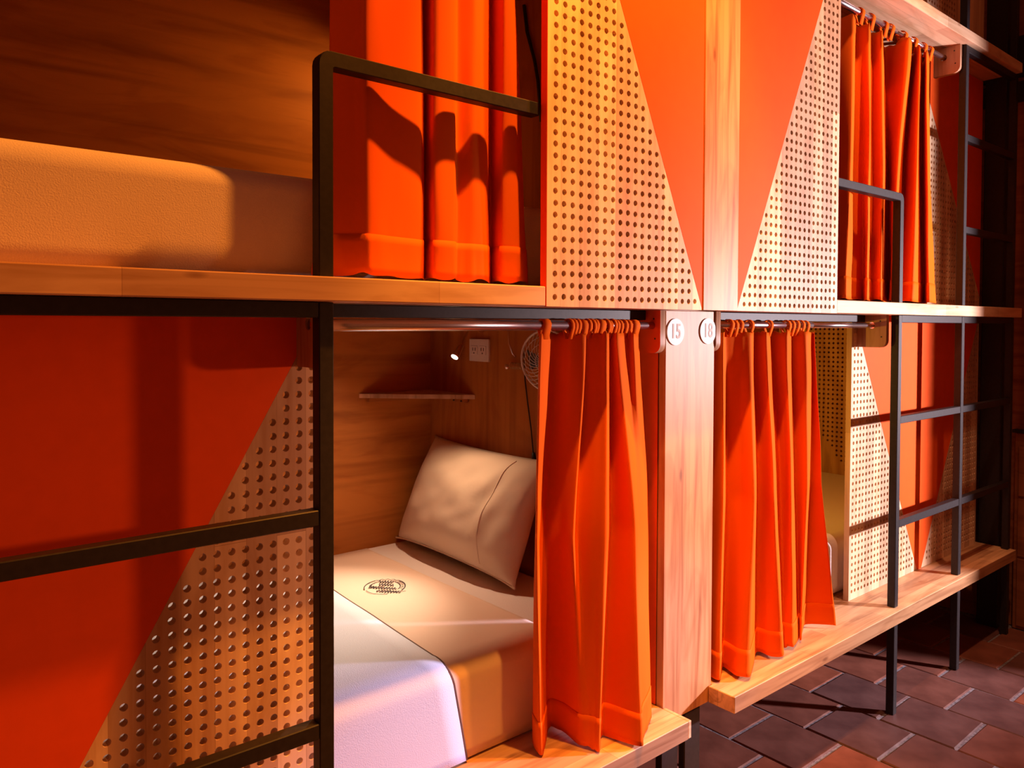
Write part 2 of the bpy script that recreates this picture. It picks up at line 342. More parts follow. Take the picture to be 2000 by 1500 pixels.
# ------------------------------------------------------------------ pillar with number plaques
pl = thing('pillar_board', 'tall knotty wooden board between the two lower curtains, with plaques 15 and 18', 'pillar', (-0.006, 0.09, zB0))
box('board', (-0.1025, 0.080, zB0), (0.0910, 0.1005, zS0 - .0006), M_pillar, pl, bev=0.0012)
box('red_side', (-0.1052, 0.1010, zB1 + .001), (-0.1042, 0.200, zS0 - .001), M_paint, pl, bev=0)  # thin red layer along the left side behind the pillar board
def plaque(x, z, txt, label):
    bm = bmesh.new(); bmesh.ops.create_cone(bm, cap_ends=True, segments=40, radius1=0.0325, radius2=0.0325, depth=0.003, matrix=Matrix.Translation((x, 0.0785, z)) @ Matrix.Rotation(math.pi / 2, 4, 'X'))
    p = from_bm('number_plaque', bm, M_plaque, pl); p['label'] = label
    cu = bpy.data.curves.new('digits', 'FONT'); cu.body = txt; cu.size = 0.050; cu.extrude = 0.0004; cu.align_x = 'CENTER'; cu.align_y = 'CENTER'; cu.resolution_u = 4; cu.offset = 0.0006
    o = bpy.data.objects.new('digits', cu); COL.objects.link(o); dg = bpy.context.evaluated_depsgraph_get(); dg.update(); me = bpy.data.meshes.new_from_object(o.evaluated_get(dg))
    bpy.data.objects.remove(o); me.materials.clear(); me.transform(Matrix.Translation((x, 0.0766, z)) @ Matrix.Rotation(math.pi / 2, 4, 'X') @ Matrix.Diagonal((0.80, 1, 1, 1)))
    mesh_obj('digits', me, M_digit, p)
plaque(-0.0680, 1.2645, '15', 'round pale plaque reading 15'); plaque(0.0605, 1.2660, '18', 'round pale plaque reading 18')

# ------------------------------------------------------------------ steel: ladders, rails, beams, column, legs
Y0, Y1 = 0.020, 0.045
def steel(name, a, b, parent): return box(name, a, b, M_steel, parent, bev=0.0015)
def ladder(label, posts, rungs, rail, base):
    t = thing('steel_ladder', label, 'ladder', base)
    for (x0, z0, z1) in posts: steel('post', (x0, Y0, z0), (x0 + .025, Y1, z1), t)
    for (x0, x1, zc) in rungs: steel('rung', (x0, Y0 + .0008, zc - .0125), (x1, Y1 - .0008, zc + .0125), t)
    xa, xb, s = rail       # guard rail: rounded corner from post up and over to the facade panel
    R_ = 0.022; zt = 1.711
    px = xa; outer = []; inner = []
    # profile in XZ, swept as a bent square bar
    pts_o = [(px, zS1)]; pts_i = [(px + s * .025, zS1)]
    for k in range(6):
        a = math.pi - k * math.pi / 10
        pts_o.append((px + s * (R_ + R_ * math.cos(a)), zt - R_ + R_ * math.sin(a)))
    ri = 0.004
    for k in range(6):
        a = math.pi - k * math.pi / 10
        pts_i.append((px + s * (.025 + ri + ri * math.cos(a)), zt - .025 - ri + ri * math.sin(a)))
    pts_o.append((xb, zt)); pts_i.append((xb, zt - .025))
    bm = bmesh.new(); n = len(pts_o); rows = []
    for o_, i_ in zip(pts_o, pts_i):
        rows.append([bm.verts.new((o_[0], Y0, o_[1])), bm.verts.new((o_[0], Y1, o_[1])), bm.verts.new((i_[0], Y1, i_[1])), bm.verts.new((i_[0], Y0, i_[1]))])
    for A, B in zip(rows, rows[1:]):
        for k in range(4): bm.faces.new((A[k], A[(k + 1) % 4], B[(k + 1) % 4], B[k]))
    bm.faces.new(rows[0]); bm.faces.new(rows[-1][::-1])
    bmesh.ops.recalc_face_normals(bm, faces=bm.faces)
    bmesh.ops.bevel(bm, geom=[ed for ed in bm.edges if len(ed.link_faces) == 2 and ed.calc_face_angle(0) > 1.2], offset=.0015, segments=1, affect='EDGES')
    from_bm('guard_rail', bm, M_steel, t)
    return t
zf = 0.0; g = 0.0008
ladder('black steel ladder frame at left, guard rail rising in front of the upper left curtain',
       [(-1.022, zf, zB0 - g), (-1.022, zB1 + g, zS0 - g), (-1.540, zf, zB0 - g), (-1.540, zB1 + g, zS0 - g)],
       [(-1.515, -1.022, .634), (-1.515, -1.022, .975), (-1.515, -1.022, 1.3035)], (-1.022, -0.562, 1), (-1.28, .0325, 0))
ladder('black steel ladder frame at right, guard rail rising in front of the upper right curtain',
       [(1.0015, zf, zB0 - g), (1.0015, zB1 + g, zS0 - g), (1.520, zf, zB0 - g), (1.520, zB1 + g, zS0 - g), (2.035, zf, zB0 - g), (2.035, zB1 + g, zS0 - g),
        (1.520, zS1 + g, zT0 - g), (2.035, zS1 + g, zT0 - g), (1.520, zT1 + g, 2.85), (2.035, zT1 + g, 2.85)],
       [(1.0265, 1.520, .629), (1.545, 2.035, .629), (1.0265, 1.520, .972), (1.545, 2.035, .972), (1.0265, 1.520, 1.3035), (1.545, 2.035, 1.3035),
        (1.545, 2.035, 1.636), (1.545, 2.035, 1.975), (1.545, 2.035, 2.297)], (1.0265, 0.562, -1), (1.53, .0325, 0))
def beam(label, a, b, cat='beam'): return tag(steel('steel_beam', a, b, None), label, cat)
beam('dark steel beam above the lower left curtain rod', (-0.984, .118, 1.2925), (-0.130, .143, zS0 - g))
beam('dark steel beam above the lower right curtain rod', (0.120, .118, 1.2925), (0.976, .143, zS0 - g))
tag(box('steel_column', (2.083, .070, 0.0), (2.150, .150, 2.95), M_steel, bev=.003), 'thick black steel column behind the right ends of the benches', 'column')
for x0, x1, lab in ((-0.104, -0.041, 'short black steel leg under the left bench end'), (-0.0145, 0.048, 'short black steel leg right under the pillar board')):
    tag(box('short_post', (x0, .0815, 0), (x1, .1010, zB0 - g), M_steel, bev=.002), lab, 'leg')
for z0, z1, lab in ((2.226, 2.310, 'lower black beam on the far right wall'), (2.330, 2.500, 'upper black beam on the far right wall')):
    tag(box('wall_beam', (2.155, -.60, z0), (2.1795, 1.05, z1), M_steel, bev=.002), lab, 'beam')

# ------------------------------------------------------------------ brackets and rods
def bracket(x0, y0, y1, z0, z1, label, yr, zr):
    R_ = 0.022; poly = [(y0, z1)]
    for k in range(7):
        a = math.pi + k * math.pi / 12; poly.append((y0 + R_ + R_ * math.cos(a), z0 + R_ + R_ * math.sin(a)))
    poly += [(y1, z0), (y1, z1)]
    t = thing('rod_bracket', label, 'bracket', (x0 + .009, (y0 + y1) / 2, z0))
    me = perf_mesh('bracket_board', poly, [(yr, zr)], 0.0115, 0.018, 18)
    me.transform(Matrix.Translation((x0 + .009, 0, 0)) @ Matrix.Rotation(math.pi / 2, 4, 'Z') @ Matrix.Rotation(math.pi / 2, 4, 'X'))
    o = mesh_obj('bracket_board', me, M_brack, t)
    if abs(x0 + .1275) < .001: prism('red_bounce_face', poly, 'x', x0 - .0008, x0 - .0001, M_paint, t)  # red bounce from the curtain put into colour on this one bracket face
    for dy, dz in ((y0 + .02, z1 - .02), (y0 + .016, z0 + .035), (y1 - .012, z1 - .02)):
        bm = bmesh.new(); bmesh.ops.create_cone(bm, cap_ends=True, segments=10, radius1=.0028, radius2=.0022, depth=.0012, matrix=Matrix.Translation((x0 - .0004, dy, dz)) @ Matrix.Rotation(-math.pi / 2, 4, 'Y'))
        from_bm('screw', bm, M_black, t)
    return t
zbt = zS0 - .0006
bracket(-1.0035, .050, .1465, 1.2085, zbt, 'wooden rod bracket with a round hole, at top right of the red panel', .100, 1.2815)
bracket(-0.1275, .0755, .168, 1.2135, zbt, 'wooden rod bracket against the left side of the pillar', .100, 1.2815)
bracket(0.0925, .0755, .168, 1.2135, zbt, 'wooden rod bracket against the right side of the pillar', .100, 1.2815)
bracket(0.9800, .050, .1465, 1.2095, zbt, 'wooden rod bracket at the top of the lower right punched panel', .100, 1.2815)
bracket(1.4980, .034, .125, 2.2080, zT0 - .0006, 'wooden rod bracket with a pale front edge under the highest ledge', .090, 2.272)
bracket(0.5720, .034, .125, 2.2080, zT0 - .0006, 'wooden rod bracket of the top rod, behind the right facade panel', .090, 2.272)
bracket(-1.5160, .034, .125, 2.2080, zT0 - .0006, 'wooden rod bracket of the upper left rod, beyond the left edge', .090, 2.272)
bracket(-0.5795, .034, .125, 2.2080, zT0 - .0006, 'wooden rod bracket of the upper left rod, behind the left facade panel', .090, 2.272)
def rod(x0, x1, y, z, label, xs=None, r0=.0105, r1=.009):
    t = thing('curtain_rod', label, 'curtain rod', ((x0 + x1) / 2, y, z))
    xs = xs or x1
    tube('outer_tube', [(x0, y, z), ((x0 + xs) / 2, y, z), (xs, y, z)], r0, M_chrome, t, seg=20)
    if xs < x1: tube('inner_tube', [(xs - .01, y, z), (x1, y, z)], r1, M_chrome, t, seg=20)
rod(-1.0, -.112, .100, 1.2795, 'chrome curtain rod over the lower left bed opening', -.40, .0108, .0090)
rod(.096, .995, .100, 1.2815, 'chrome curtain rod over the lower right bunk opening', .60, .0090, .0078)
rod(.575, 1.512, .090, 2.272, 'dark looking curtain rod under the highest ledge, top right', 1.1)
rod(-1.512, -.575, .090, 2.272, 'curtain rod of the upper left bunk, above the top edge', -1.1)

# ------------------------------------------------------------------ curtains
def catmull(P, k=7):
    out = []; n = len(P)
    for i in range(n - 1):
        p0, p1, p2, p3 = P[max(i - 1, 0)], P[i], P[i + 1], P[min(i + 2, n - 1)]
        for j in range(k):
            t = j / k; q = []
            for a in range(2):
                m1 = (p2[a] - p0[a]) * .32; m2 = (p3[a] - p1[a]) * .32
                q.append((2 * t**3 - 3 * t**2 + 1) * p1[a] + (t**3 - 2 * t**2 + t) * m1 + (-2 * t**3 + 3 * t**2) * p2[a] + (t**3 - t**2) * m2)
            out.append(q)
    out.append(list(P[-1])); return out
def curtain(label, ctrl, zs, tabs, rod_yz, hem=0.075, wob=0.0022, seed=1, yoff=0.0):
    """ctrl: plan points (x,y) of the pleats at three heights zs = top, middle, bottom"""
    rows = [catmull([c[k] for c in ctrl]) for k in range(3)]; n = len(rows[0]); NZ = 64
    zt, zm, zb = zs; cx = sum(p[0] for p in rows[2]) / n
    t = thing('curtain', label, 'curtain', (cx, .08, zb), None)
    bm = bmesh.new(); G = []
    tz = random.Random(seed)
    for j in range(NZ + 1):
        v = j / NZ; z0 = zt + (zb - zt) * v
        a = (zt - zm) / (zt - zb)
        row = []
        for i in range(n):
            s = i / (n - 1)
            if v < a:
                w = v / a; w = w * w * (3 - 2 * w) * .5 + w * .5; A, B = rows[0][i], rows[1][i]
            else:
                w = (v - a) / (1 - a); A, B = rows[1][i], rows[2][i]
            x = A[0] + (B[0] - A[0]) * w; y = A[1] + (B[1] - A[1]) * w + yoff
            nz = noise.noise(Vector((x * 9, z0 * 3.2, seed * 7.7))) * wob * 1.6 + noise.noise(Vector((s * 38, z0 * 9, seed * 3.1))) * wob * (.35 + .8 * max(0, 1 - v * 4) + .9 * max(0, v * 5 - 4))
            y += nz; x += noise.noise(Vector((s * 17 + 5, z0 * 4, seed * 1.7))) * wob
            z = z0
            if j == NZ: z += noise.noise(Vector((s * 14, 3, seed))) * .006
            if j == 0: z += noise.noise(Vector((s * 26, 9, seed))) * .012
            row.append(bm.verts.new((x, y, z)))
        G.append(row)
    for j in range(NZ):
        for i in range(n - 1): bm.faces.new((G[j][i], G[j + 1][i], G[j + 1][i + 1], G[j][i + 1]))
    bmesh.ops.recalc_face_normals(bm, faces=bm.faces)
    # keep a pleat row for the hem band before freeing
    jh = round(NZ * (1 - hem / (zt - zb))); hp = [[G[j][i].co.copy() for i in range(n)] for j in (jh, NZ)]
    hg = [[G[j][i].co.copy() for i in range(n)] for j in range(jh, NZ + 1)]
    o = from_bm('cloth', bm, M_curt, t, None, True)
    md = o.modifiers.new('thick', 'SOLIDIFY'); md.thickness = .0009; md.offset = 0
    # doubled hem band, slightly proud
    bm = bmesh.new(); R2 = []
    for rw in hg:
        rr = []
        for i, p in enumerate(rw):
            q = rw[min(i + 1, n - 1)] - rw[max(i - 1, 0)]; nn = Vector((q.y, -q.x, 0)); nn = nn.normalized() if nn.length > 1e-7 else Vector((0, -1, 0))
            rr.append(bm.verts.new(p + nn * .0013))
        R2.append(rr)
    for A, B in zip(R2, R2[1:]):
        for i in range(n - 1): bm.faces.new((A[i], B[i], B[i + 1], A[i + 1]))
    h = from_bm('hem', bm, M_curt, t, None, True); md = h.modifiers.new('thick', 'SOLIDIFY'); md.thickness = .0011; md.offset = 0
    # stitch line
    ry, rz = rod_yz
    for k, (tx, tw) in enumerate(tabs):
        bm = bmesh.new(); rr = .0128 + tz.uniform(0, .0022); pts = []
        yb, zb_ = ry, zt - .006
        loop = [(ry - .004, zt - .012)] + [(ry + rr * math.cos(a), rz + rr * math.sin(a)) for a in [math.radians(q) for q in (200, 165, 130, 95, 60, 25, -15)]] + [(ry + .004, zt - .012)]
        tilt = tz.uniform(-.004, .004)
        L, Rr = [], []
        for q, (yy, zz) in enumerate(loop):
            sk = tilt * (q - 4) / 4
            L.append(bm.verts.new((tx - tw / 2 + sk, yy, zz))); Rr.append(bm.verts.new((tx + tw / 2 + sk, yy, zz)))
        for q in range(len(loop) - 1): bm.faces.new((L[q], Rr[q], Rr[q + 1], L[q + 1]))
        lo = from_bm('tab_loop', bm, M_curt, t, None, True); md = lo.modifiers.new('thick', 'SOLIDIFY'); md.thickness = .0016; md.offset = 0
    return t
C15 = [((-.490, .100), (-.487, .112), (-.4513, .156)), ((-.4944, .09), (-.4914, .10), (-.4723, .105)), ((-.418, .130), (-.432, .140), (-.3849, .178)), ((-.4009, .10), (-.4156, .11), (-.372, .150)),
       ((-.3741, .08), (-.4158, .07), (-.3767, .0842)), ((-.3476, .10), (-.384, .09), (-.372, .06)), ((-.326, .085), (-.3638, .06), (-.368, .05)), ((-.3157, .07), (-.3449, .04), (-.3647, .0379)),
       ((-.2718, .105), (-.2678, .10), (-.3107, .0793)), ((-.2734, .08), (-.2572, .04), (-.288, -.010)), ((-.2169, .10), (-.212, .068), (-.255, .012)), ((-.2183, .08), (-.168, .089), (-.212, .036)), ((-.1662, .11), (-.130, .108), (-.168, .060))]
curtain('orange tab-top curtain half open before the white bed, left of the pillar', C15, (1.262, .82, .362),
        [(-.476, .022)] + [(x, .009) for x in (-.405, -.393, -.381)] + [(-.366, .020)] + [(x, .009) for x in (-.350, -.338, -.326)] + [(-.308, .020)] + [(x, .009) for x in (-.292, -.281, -.270, -.259, -.248)] + [(-.232, .010), (-.219, .010), (-.198, .022)], (.100, 1.2795), seed=1)
C18 = [((.1485, .13), (.150, .135), (.115, .12)), ((.1273, .08), (.1204, .07), (.1078, .0699)), ((.1816, .11), (.1959, .11), (.1828, .1085)), ((.2173, .09), (.2178, .085), (.1659, .0525)), ((.2468, .075), (.2233, .045), (.185, .028)),
       ((.313, .11), (.3234, .10), (.3288, .106)), ((.3192, .09), (.3242, .075), (.3399, .0712)), ((.3229, .075), (.308, .04), (.3678, .0442)), ((.4131, .115), (.4184, .09), (.425, .075)), ((.417, .09), (.4197, .07), (.4305, .0674)),
       ((.4265, .075), (.3981, .04), (.4452, .0554)), ((.5078, .11), (.497, .085), (.53, .085)), ((.5284, .075), (.4939, .045), (.5052, .0661)), ((.6198, .105), (.5736, .08), (.6239, .1221)), ((.6045, .09), (.5774, .05), (.6895, .0585))]
curtain('orange tab-top curtain right of the pillar, flaring over the right bench', C18, (1.262, .82, .366),
        [(x, .013) for x in (.183, .202, .225, .273, .368, .460, .484, .510, .536, .562)], (.100, 1.2815), seed=2)
CUL = [((-.9432, .125), (-.9537, .125), (-.9913, .12)), ((-.9248, .09), (-.9281, .085), (-.9363, .07)), ((-.9142, .06), (-.9192, .055), (-.9191, .045)), ((-.8571, .07), (-.8598, .065), (-.8657, .055)),
       ((-.7952, .085), (-.7986, .075), (-.8015, .07)), ((-.7648, .12), (-.7649, .115), (-.7657, .115)), ((-.7723, .07), (-.7767, .065), (-.7829, .055)), ((-.7331, .065), (-.735, .06), (-.7449, .05)),
       ((-.7095, .09), (-.7125, .085), (-.7226, .07)), ((-.6825, .075), (-.6842, .07), (-.6908, .06)), ((-.6483, .08), (-.6485, .075), (-.654, .065)), ((-.6084, .12), (-.6046, .12), (-.6075, .115)),
       ((-.6149, .07), (-.6161, .065), (-.6268, .055)), ((-.6000, .065), (-.5879, .06), (-.595, .05)), ((-.5920, .085), (-.548, .09), (-.5399, .085))]
curtain('orange curtain behind the upper left guard rail, shadow of the rail across it', CUL, (2.245, 1.62, 1.364),
        [(x, .018) for x in (-.93, -.86, -.79, -.72, -.66, -.60)], (.090, 2.272), seed=3)
CUR = [((.7706, .12), (.7828, .12), (.7942, .12)), ((.7953, .08), (.7686, .07), (.7116, .055)), ((.8829, .115), (.8688, .11), (.8273, .09)), ((.8897, .10), (.91, .10), (.9226, .10)), ((.8962, .08), (.8889, .07), (.8458, .055)),
       ((.9913, .115), (.991, .11), (.9792, .10)), ((.9845, .08), (.9843, .07), (.9506, .055)), ((1.1453, .145), (1.1605, .14), (1.1341, .12)), ((1.1262, .095), (1.1434, .12), (1.1273, .11)), ((1.1072, .045), (1.0657, .06), (1.010, .052)),
       ((1.2929, .115), (1.2696, .13), (1.2126, .12)), ((1.1985, .05), (1.1687, .045), (1.178, .052)), ((1.4144, .13), (1.4015, .125), (1.4025, .11)), ((1.2807, .06), (1.2751, .05), (1.30, .052)), ((1.4223, .11), (1.4315, .105), (1.464, .09))]
curtain('orange tab-top curtain at top right, above the pale ledge and right guard rail', CUR, (2.245, 1.80, 1.364),
        [(x, .020) for x in (.85, .921, 1.017, 1.06, 1.156, 1.239, 1.317, 1.372)], (.090, 2.272), seed=4)

# ------------------------------------------------------------------ beds
def rounded_slab(name, a, b, rad, m, parent=None, base=None, crown=0.0, seed=0, res=0.03):
    bm = bmesh.new(); bm_box(bm, a, b, 0)
    bmesh.ops.bevel(bm, geom=list(bm.edges), offset=rad, segments=6, affect='EDGES', profile=0.5)
    return from_bm(name, bm, m, parent, base or ((a[0] + b[0]) / 2, (a[1] + b[1]) / 2, a[2]), True)
def mattress(a, b, label):
    o = rounded_slab('mattress', a, b, .038, M_fleece); tag(o, label, 'mattress')
    md = o.modifiers.new('wn', 'WEIGHTED_NORMAL'); return o
mattress((-2.03, .205, zB1 + .001), (-.112, 1.080, .570), 'thick sheeted mattress of the lower left bed beneath blanket and pillow')
mattress((.112, .190, zB1 + .001), (2.03, 1.080, .565), 'shaded mattress glimpsed right of the lower right curtain')
mattress((-2.03, .160, zS1 + .001), (-.112, 1.080, 1.541), 'cream covered mattress in the upper left bunk')

def cover(name, xa, xb, off, m, label, cat, piping=False, zbot=None, skew=(0, 0, 0), yend=1.04, nx=30, wr=.002, seed=5):
    """cloth lying over the mattress top and hanging down its front; xb(t) edge follows skew=(back, front top, bottom)"""
    y0, zt, R_ = .205 - off, .570 + off, .038 + off; zb = zbot or zB1 + .006
    prof = []
    for k in range(16): prof.append((yend + (y0 + R_ - yend) * k / 15, zt, k / 15 * .6))
    for k in range(1, 9):
        a = math.pi / 2 * k / 8; prof.append((y0 + R_ - R_ * math.sin(a), zt - R_ + R_ * math.cos(a), .6 + .15 * k / 8))
    for k in range(1, 9): prof.append((y0, zt - R_ + (zb - zt + R_) * k / 8, .75 + .25 * k / 8))
    bm = bmesh.new(); G = []
    for (y, z, t) in prof:
        e_ = skew[0] + (skew[1] - skew[0]) * t / .6 if t < .6 else skew[1] + (skew[2] - skew[1]) * (t - .6) / .4
        row = []
        for i in range(nx + 1):
            s = i / nx; x = xa + (xb + e_ - xa) * s
            h = noise.noise(Vector((x * 6, y * 6, z * 6 + seed))) * wr + wr * .6
            ty = (y0 + R_ - y) / R_ if y < y0 + R_ else 0
            row.append(bm.verts.new((x, y - h * ty, z + h * (1 - min(1, ty)))))
        G.append(row)
    edge = [r_[-1].co.copy() for r_ in G]
    for A, B in zip(G, G[1:]):
        for i in range(nx): bm.faces.new((A[i], A[i + 1], B[i + 1], B[i]))
    if piping:
        t = thing(name, label, cat, (-1.3, .3, .36)); o = from_bm('fleece', bm, m, t, None, True)
        tube('piping', edge, .0046, M_pipe, t, seg=8)
        tube('seam_ridge', [p + Vector((-.016, -.0 if p.z > .56 else -.0005, .001)) for p in edge], .0030, m, t, seg=8)
    else: o = from_bm(name, bm, m, None, (-.4, .3, .36), True); tag(o, label, cat); t = o
    md = o.modifiers.new('thick', 'SOLIDIFY'); md.thickness = .004; md.offset = 1
    return t
cover('top_sheet', -.70, -.40, .0018, M_sheet, 'smooth cream sheet turned down on the lower left bed, stamped with a dark logo', 'sheet', skew=(0.02, .03, .05), yend=1.03, seed=3, wr=.003)
cover('blanket', -2.02, -.655, .0085, M_blanket, 'white fleece blanket with a dark piped edge on the lower left bed', 'blanket', True, skew=(.025, -.005, .048), seed=9)

# stamped logo on the sheet: broken double ring with script strokes (flat print)
bm = bmesh.new(); C = Vector((-.517, .685, .5795)); ax = Vector((.74, -.67, 0)).normalized(); ay = Vector((.67, .74, 0)).normalized()
def stroke(pts, wd=.0011):
    V = [C + ax * a + ay * b for a, b in pts]; P0 = None
    for i, p in enumerate(V):
        q = V[min(i + 1, len(V) - 1)] - V[max(i - 1, 0)]; nn = Vector((-q.y, q.x, 0)).normalized() * wd
        c = (bm.verts.new(p + nn), bm.verts.new(p - nn), bm.verts.new(p + nn - Vector((0, 0, .0006))), bm.verts.new(p - nn - Vector((0, 0, .0006))))
        if P0: bm.faces.new((P0[0], P0[1], c[1], c[0])); bm.faces.new((P0[1], P0[3], c[3], c[1])); bm.faces.new((P0[0], c[0], c[2], P0[2]))
        P0 = c
def arc(rx, ry, a0, a1, n=14): return [(rx * math.cos(math.radians(a0 + (a1 - a0) * k / n)), ry * math.sin(math.radians(a0 + (a1 - a0) * k / n))) for k in range(n + 1)]
for rx, ry, a0, a1, wd in ((.054, .060, -25, 60, .0014), (.041, .047, -20, 75, .0011), (.054, .060, 130, 205, .0011), (.041, .047, 125, 200, .0010), (.052, .058, 215, 290, .0006)): stroke(arc(rx, ry, a0, a1), wd)
stroke([(.052 * math.cos(math.radians(a)), (.058 + .004 * math.sin(a * .35)) * math.sin(math.radians(a))) for a in range(60, 132, 5)], .0008)
for k in range(8): a = math.radians(-12 + k * 9); stroke([(.044 * math.cos(a), .050 * math.sin(a)), (.050 * math.cos(a + .04), .056 * math.sin(a + .04))], .0006)
for row, (xa, xb, yy) in enumerate(((-.024, .016, .036), (-.020, .022, .014), (-.038, .034, -.010), (-.014, .050, -.034))):
    n_ = int((xb - xa) / .0016); stroke([(xa + (xb - xa) * k / n_, yy + .0085 * math.sin(k * 1.35 + row) * (1 if k % 5 else 1.6) - .10 * (xa + (xb - xa) * k / n_)) for k in range(n_ + 1)], .0011)
stroke([(-.040, -.004), (-.02, -.006), (-.004, -.002)], .0007); stroke([(.01, -.034), (.035, -.037), (.062, -.030)], .0007)
lg = from_bm('stamped_logo', bm, M_ink, None, tuple(C)); tag(lg, 'dark stamped script logo in a broken ring printed on the cream sheet', 'logo')

# pillow leaning on the end wall
def pillow():
    NU, NV = 44, 34; bm = bmesh.new()
    base = Vector((-.262, .745, .588)); A = Vector((0.02, 1, 0)).normalized()
    up = Vector((.135, 0.0, .335)).normalized(); nn = A.cross(up).normalized()
    if nn.x > 0: nn = -nn
    Lh, H = .300, .345
    side = []
    for sgn in (1, -1):
        G = []
        for j in range(NV + 1):
            v = j / NV * 2 - 1; row = []
            for i in range(NU + 1):
                uu = i / NU * 2 - 1
                # pinched outline: edges bow inward between the pointed corners
                ex = Lh * (1 - .055 * (1 - v * v) ** 1.0 + .03 * abs(v) ** 6); ez = H / 2 * (1 - .05 * (1 - uu * uu) + .03 * abs(uu) ** 8)
                th = .078 * max(0, (1 - abs(uu) ** 3.0)) ** .55 * max(0, (1 - abs(v) ** 2.6)) ** .6
                th *= 1.0 + .12 * (-v)
                w_ = noise.noise(Vector((uu * 3.2, v * 2.4, sgn * 3.3))) * .008 + noise.noise(Vector((uu * 5 + v * 3, v * 3, 7))) * .0025
                w_ += .006 * math.sin((uu * 2.2 + v * .6 - 1.2) * 9) * math.exp(-((uu + .62) / .16) ** 2) * (1 - v * v)
                p = base + A * (uu * ex) + up * (H / 2 + v * ez) + nn * (sgn * th + w_ * (1 - uu ** 8) * (1 - v ** 8)) 
                # slump: top leans back and rounds
                p += Vector((.02, 0, -.006)) * max(0, v) ** 2
                if p.z < .5765: p.z = .5765 + (p.z - .5765) * .1
                p.x = min(p.x, -.109)
                row.append(p)
            G.append(row)
        side.append(G)
    F = [[bm.verts.new(p) for p in row] for row in side[0]]
    B = [[F[j][i] if i in (0, NU) or j in (0, NV) else bm.verts.new(side[1][j][i]) for i in range(NU + 1)] for j in range(NV + 1)]
    for j in range(NV):
        for i in range(NU):
            bm.faces.new((F[j][i], F[j][i + 1], F[j + 1][i + 1], F[j + 1][i]))
            bm.faces.new((B[j][i], B[j + 1][i], B[j + 1][i + 1], B[j][i + 1]))
    t = thing('pillow', 'plump pillow in a beige case leaning on the end wall of the lower left bed', 'pillow', (base.x, base.y, .577))
    from_bm('pillowcase', bm, M_pill, t, None, True)
    # piped seam along the bottom edge and open flap fold near the curtain end
    edge = [side[0][j][0] for j in range(NV + 1)]
    tube('seam', [side[0][0][i] + Vector((-.002, 0, .003)) for i in range(0, NU + 1)], .0035, M_pill, t, seg=6)
    flap = [side[0][j][9] + Vector((.0006, 0, 0)) for j in range(2, NV - 1)]
    tube('case_flap_fold', flap, .0026, M_pill, t, seg=6)
pillow()

# ------------------------------------------------------------------ lower left bunk fittings
# corner shelf
t = thing('corner_shelf', 'small triangular plywood corner shelf above the pillow', 'shelf', (-.15, 1.04, 1.04))
prism('shelf_board', [(-.376, 1.0885), (-.1055, 1.0885), (-.1055, .8345)], 'z', 1.0445, 1.0585, M_brack, t, bev=.0008)
box('batten', (-.350, 1.070, 1.031), (-.20, 1.0885, 1.0440), M_ply, t); box('batten', (-.122, .870, 1.031), (-.1055, .950, 1.0440), M_ply, t)
for yy in (.885, .925):
    bm = bmesh.new(); bmesh.ops.create_cone(bm, cap_ends=True, segments=10, radius1=.003, radius2=.003, depth=.004, matrix=Matrix.Translation((-.123, yy, 1.036)) @ Matrix.Rotation(math.pi / 2, 4, 'Y')); from_bm('screw', bm, M_black, t)
# socket
t = thing('power_socket', 'white square wall socket with two outlets beside the reading lamp', 'socket', (-.105, .806, 1.166))
box('cover_plate', (-.113, .757, 1.165), (-.1045, .856, 1.235), M_white, t, bev=.002, seg=2)
for yc in (.785, .828):
    o = box('outlet', (-.1150, yc - .017, 1.186), (-.1128, yc + .017, 1.214), M_white, t, bev=.001)
    for dy in (-.006, .006): box('slot', (-.1156, yc + dy - .0012, 1.198), (-.1148, yc + dy + .0012, 1.208), M_black, o, bev=0)
    box('slot', (-.1156, yc - .002, 1.189), (-.1148, yc + .002, 1.193), M_black, o, bev=0)
# reading lamp: wall plate, gooseneck, small head
H0 = Vector((-.250, .742, 1.185)); dirn = (Vector((-.80, .62, .575)) - H0).normalized()
t = thing('reading_lamp', 'small chrome gooseneck reading lamp shining onto the bed', 'lamp', (-.105, .79, 1.27))
bm = bmesh.new(); bmesh.ops.create_cone(bm, cap_ends=True, segments=24, radius1=.020, radius2=.017, depth=.012, matrix=Matrix.Translation((-.111, .790, 1.275)) @ Matrix.Rotation(math.pi / 2, 4, 'Y')); from_bm('wall_plate', bm, M_chrome, t, smooth=False)
hb = H0 - dirn * .045
pts = []
P_ = [Vector((-.115, .790, 1.275)), Vector((-.17, .785, 1.285)), hb - dirn * .05 + Vector((0, 0, .012)), hb]
for k in range(15):
    s = k / 14; pts.append(P_[0] * (1 - s) ** 3 + P_[1] * 3 * s * (1 - s) ** 2 + P_[2] * 3 * s * s * (1 - s) + P_[3] * s ** 3)
tube('gooseneck', pts, .0032, M_brass, t, seg=10)
hd = tube('lamp_head', [hb, hb + dirn * .010, hb + dirn * .030, H0], [.006, .0085, .0105, .0125], M_brass, t, seg=20)
bm = bmesh.new(); q = dirn.to_track_quat('Z', 'Y').to_matrix().to_4x4(); bmesh.ops.create_cone(bm, cap_ends=True, segments=20, radius1=.0108, radius2=.0108, depth=.0015, matrix=Matrix.Translation(H0 + dirn * .0006) @ q)
from_bm('lit_face', bm, M_bulb, hd)
spot('reading_lamp_and_bunk_fill', H0 + dirn * .004, H0 + dirn, 34.0, (1.0, .74, .50), 64, 1.0, .008)
spot('reading_lamp_spill', H0 + dirn * .004, H0 + dirn, 15.0, (1.0, .60, .34), 150, 1.0, .008)
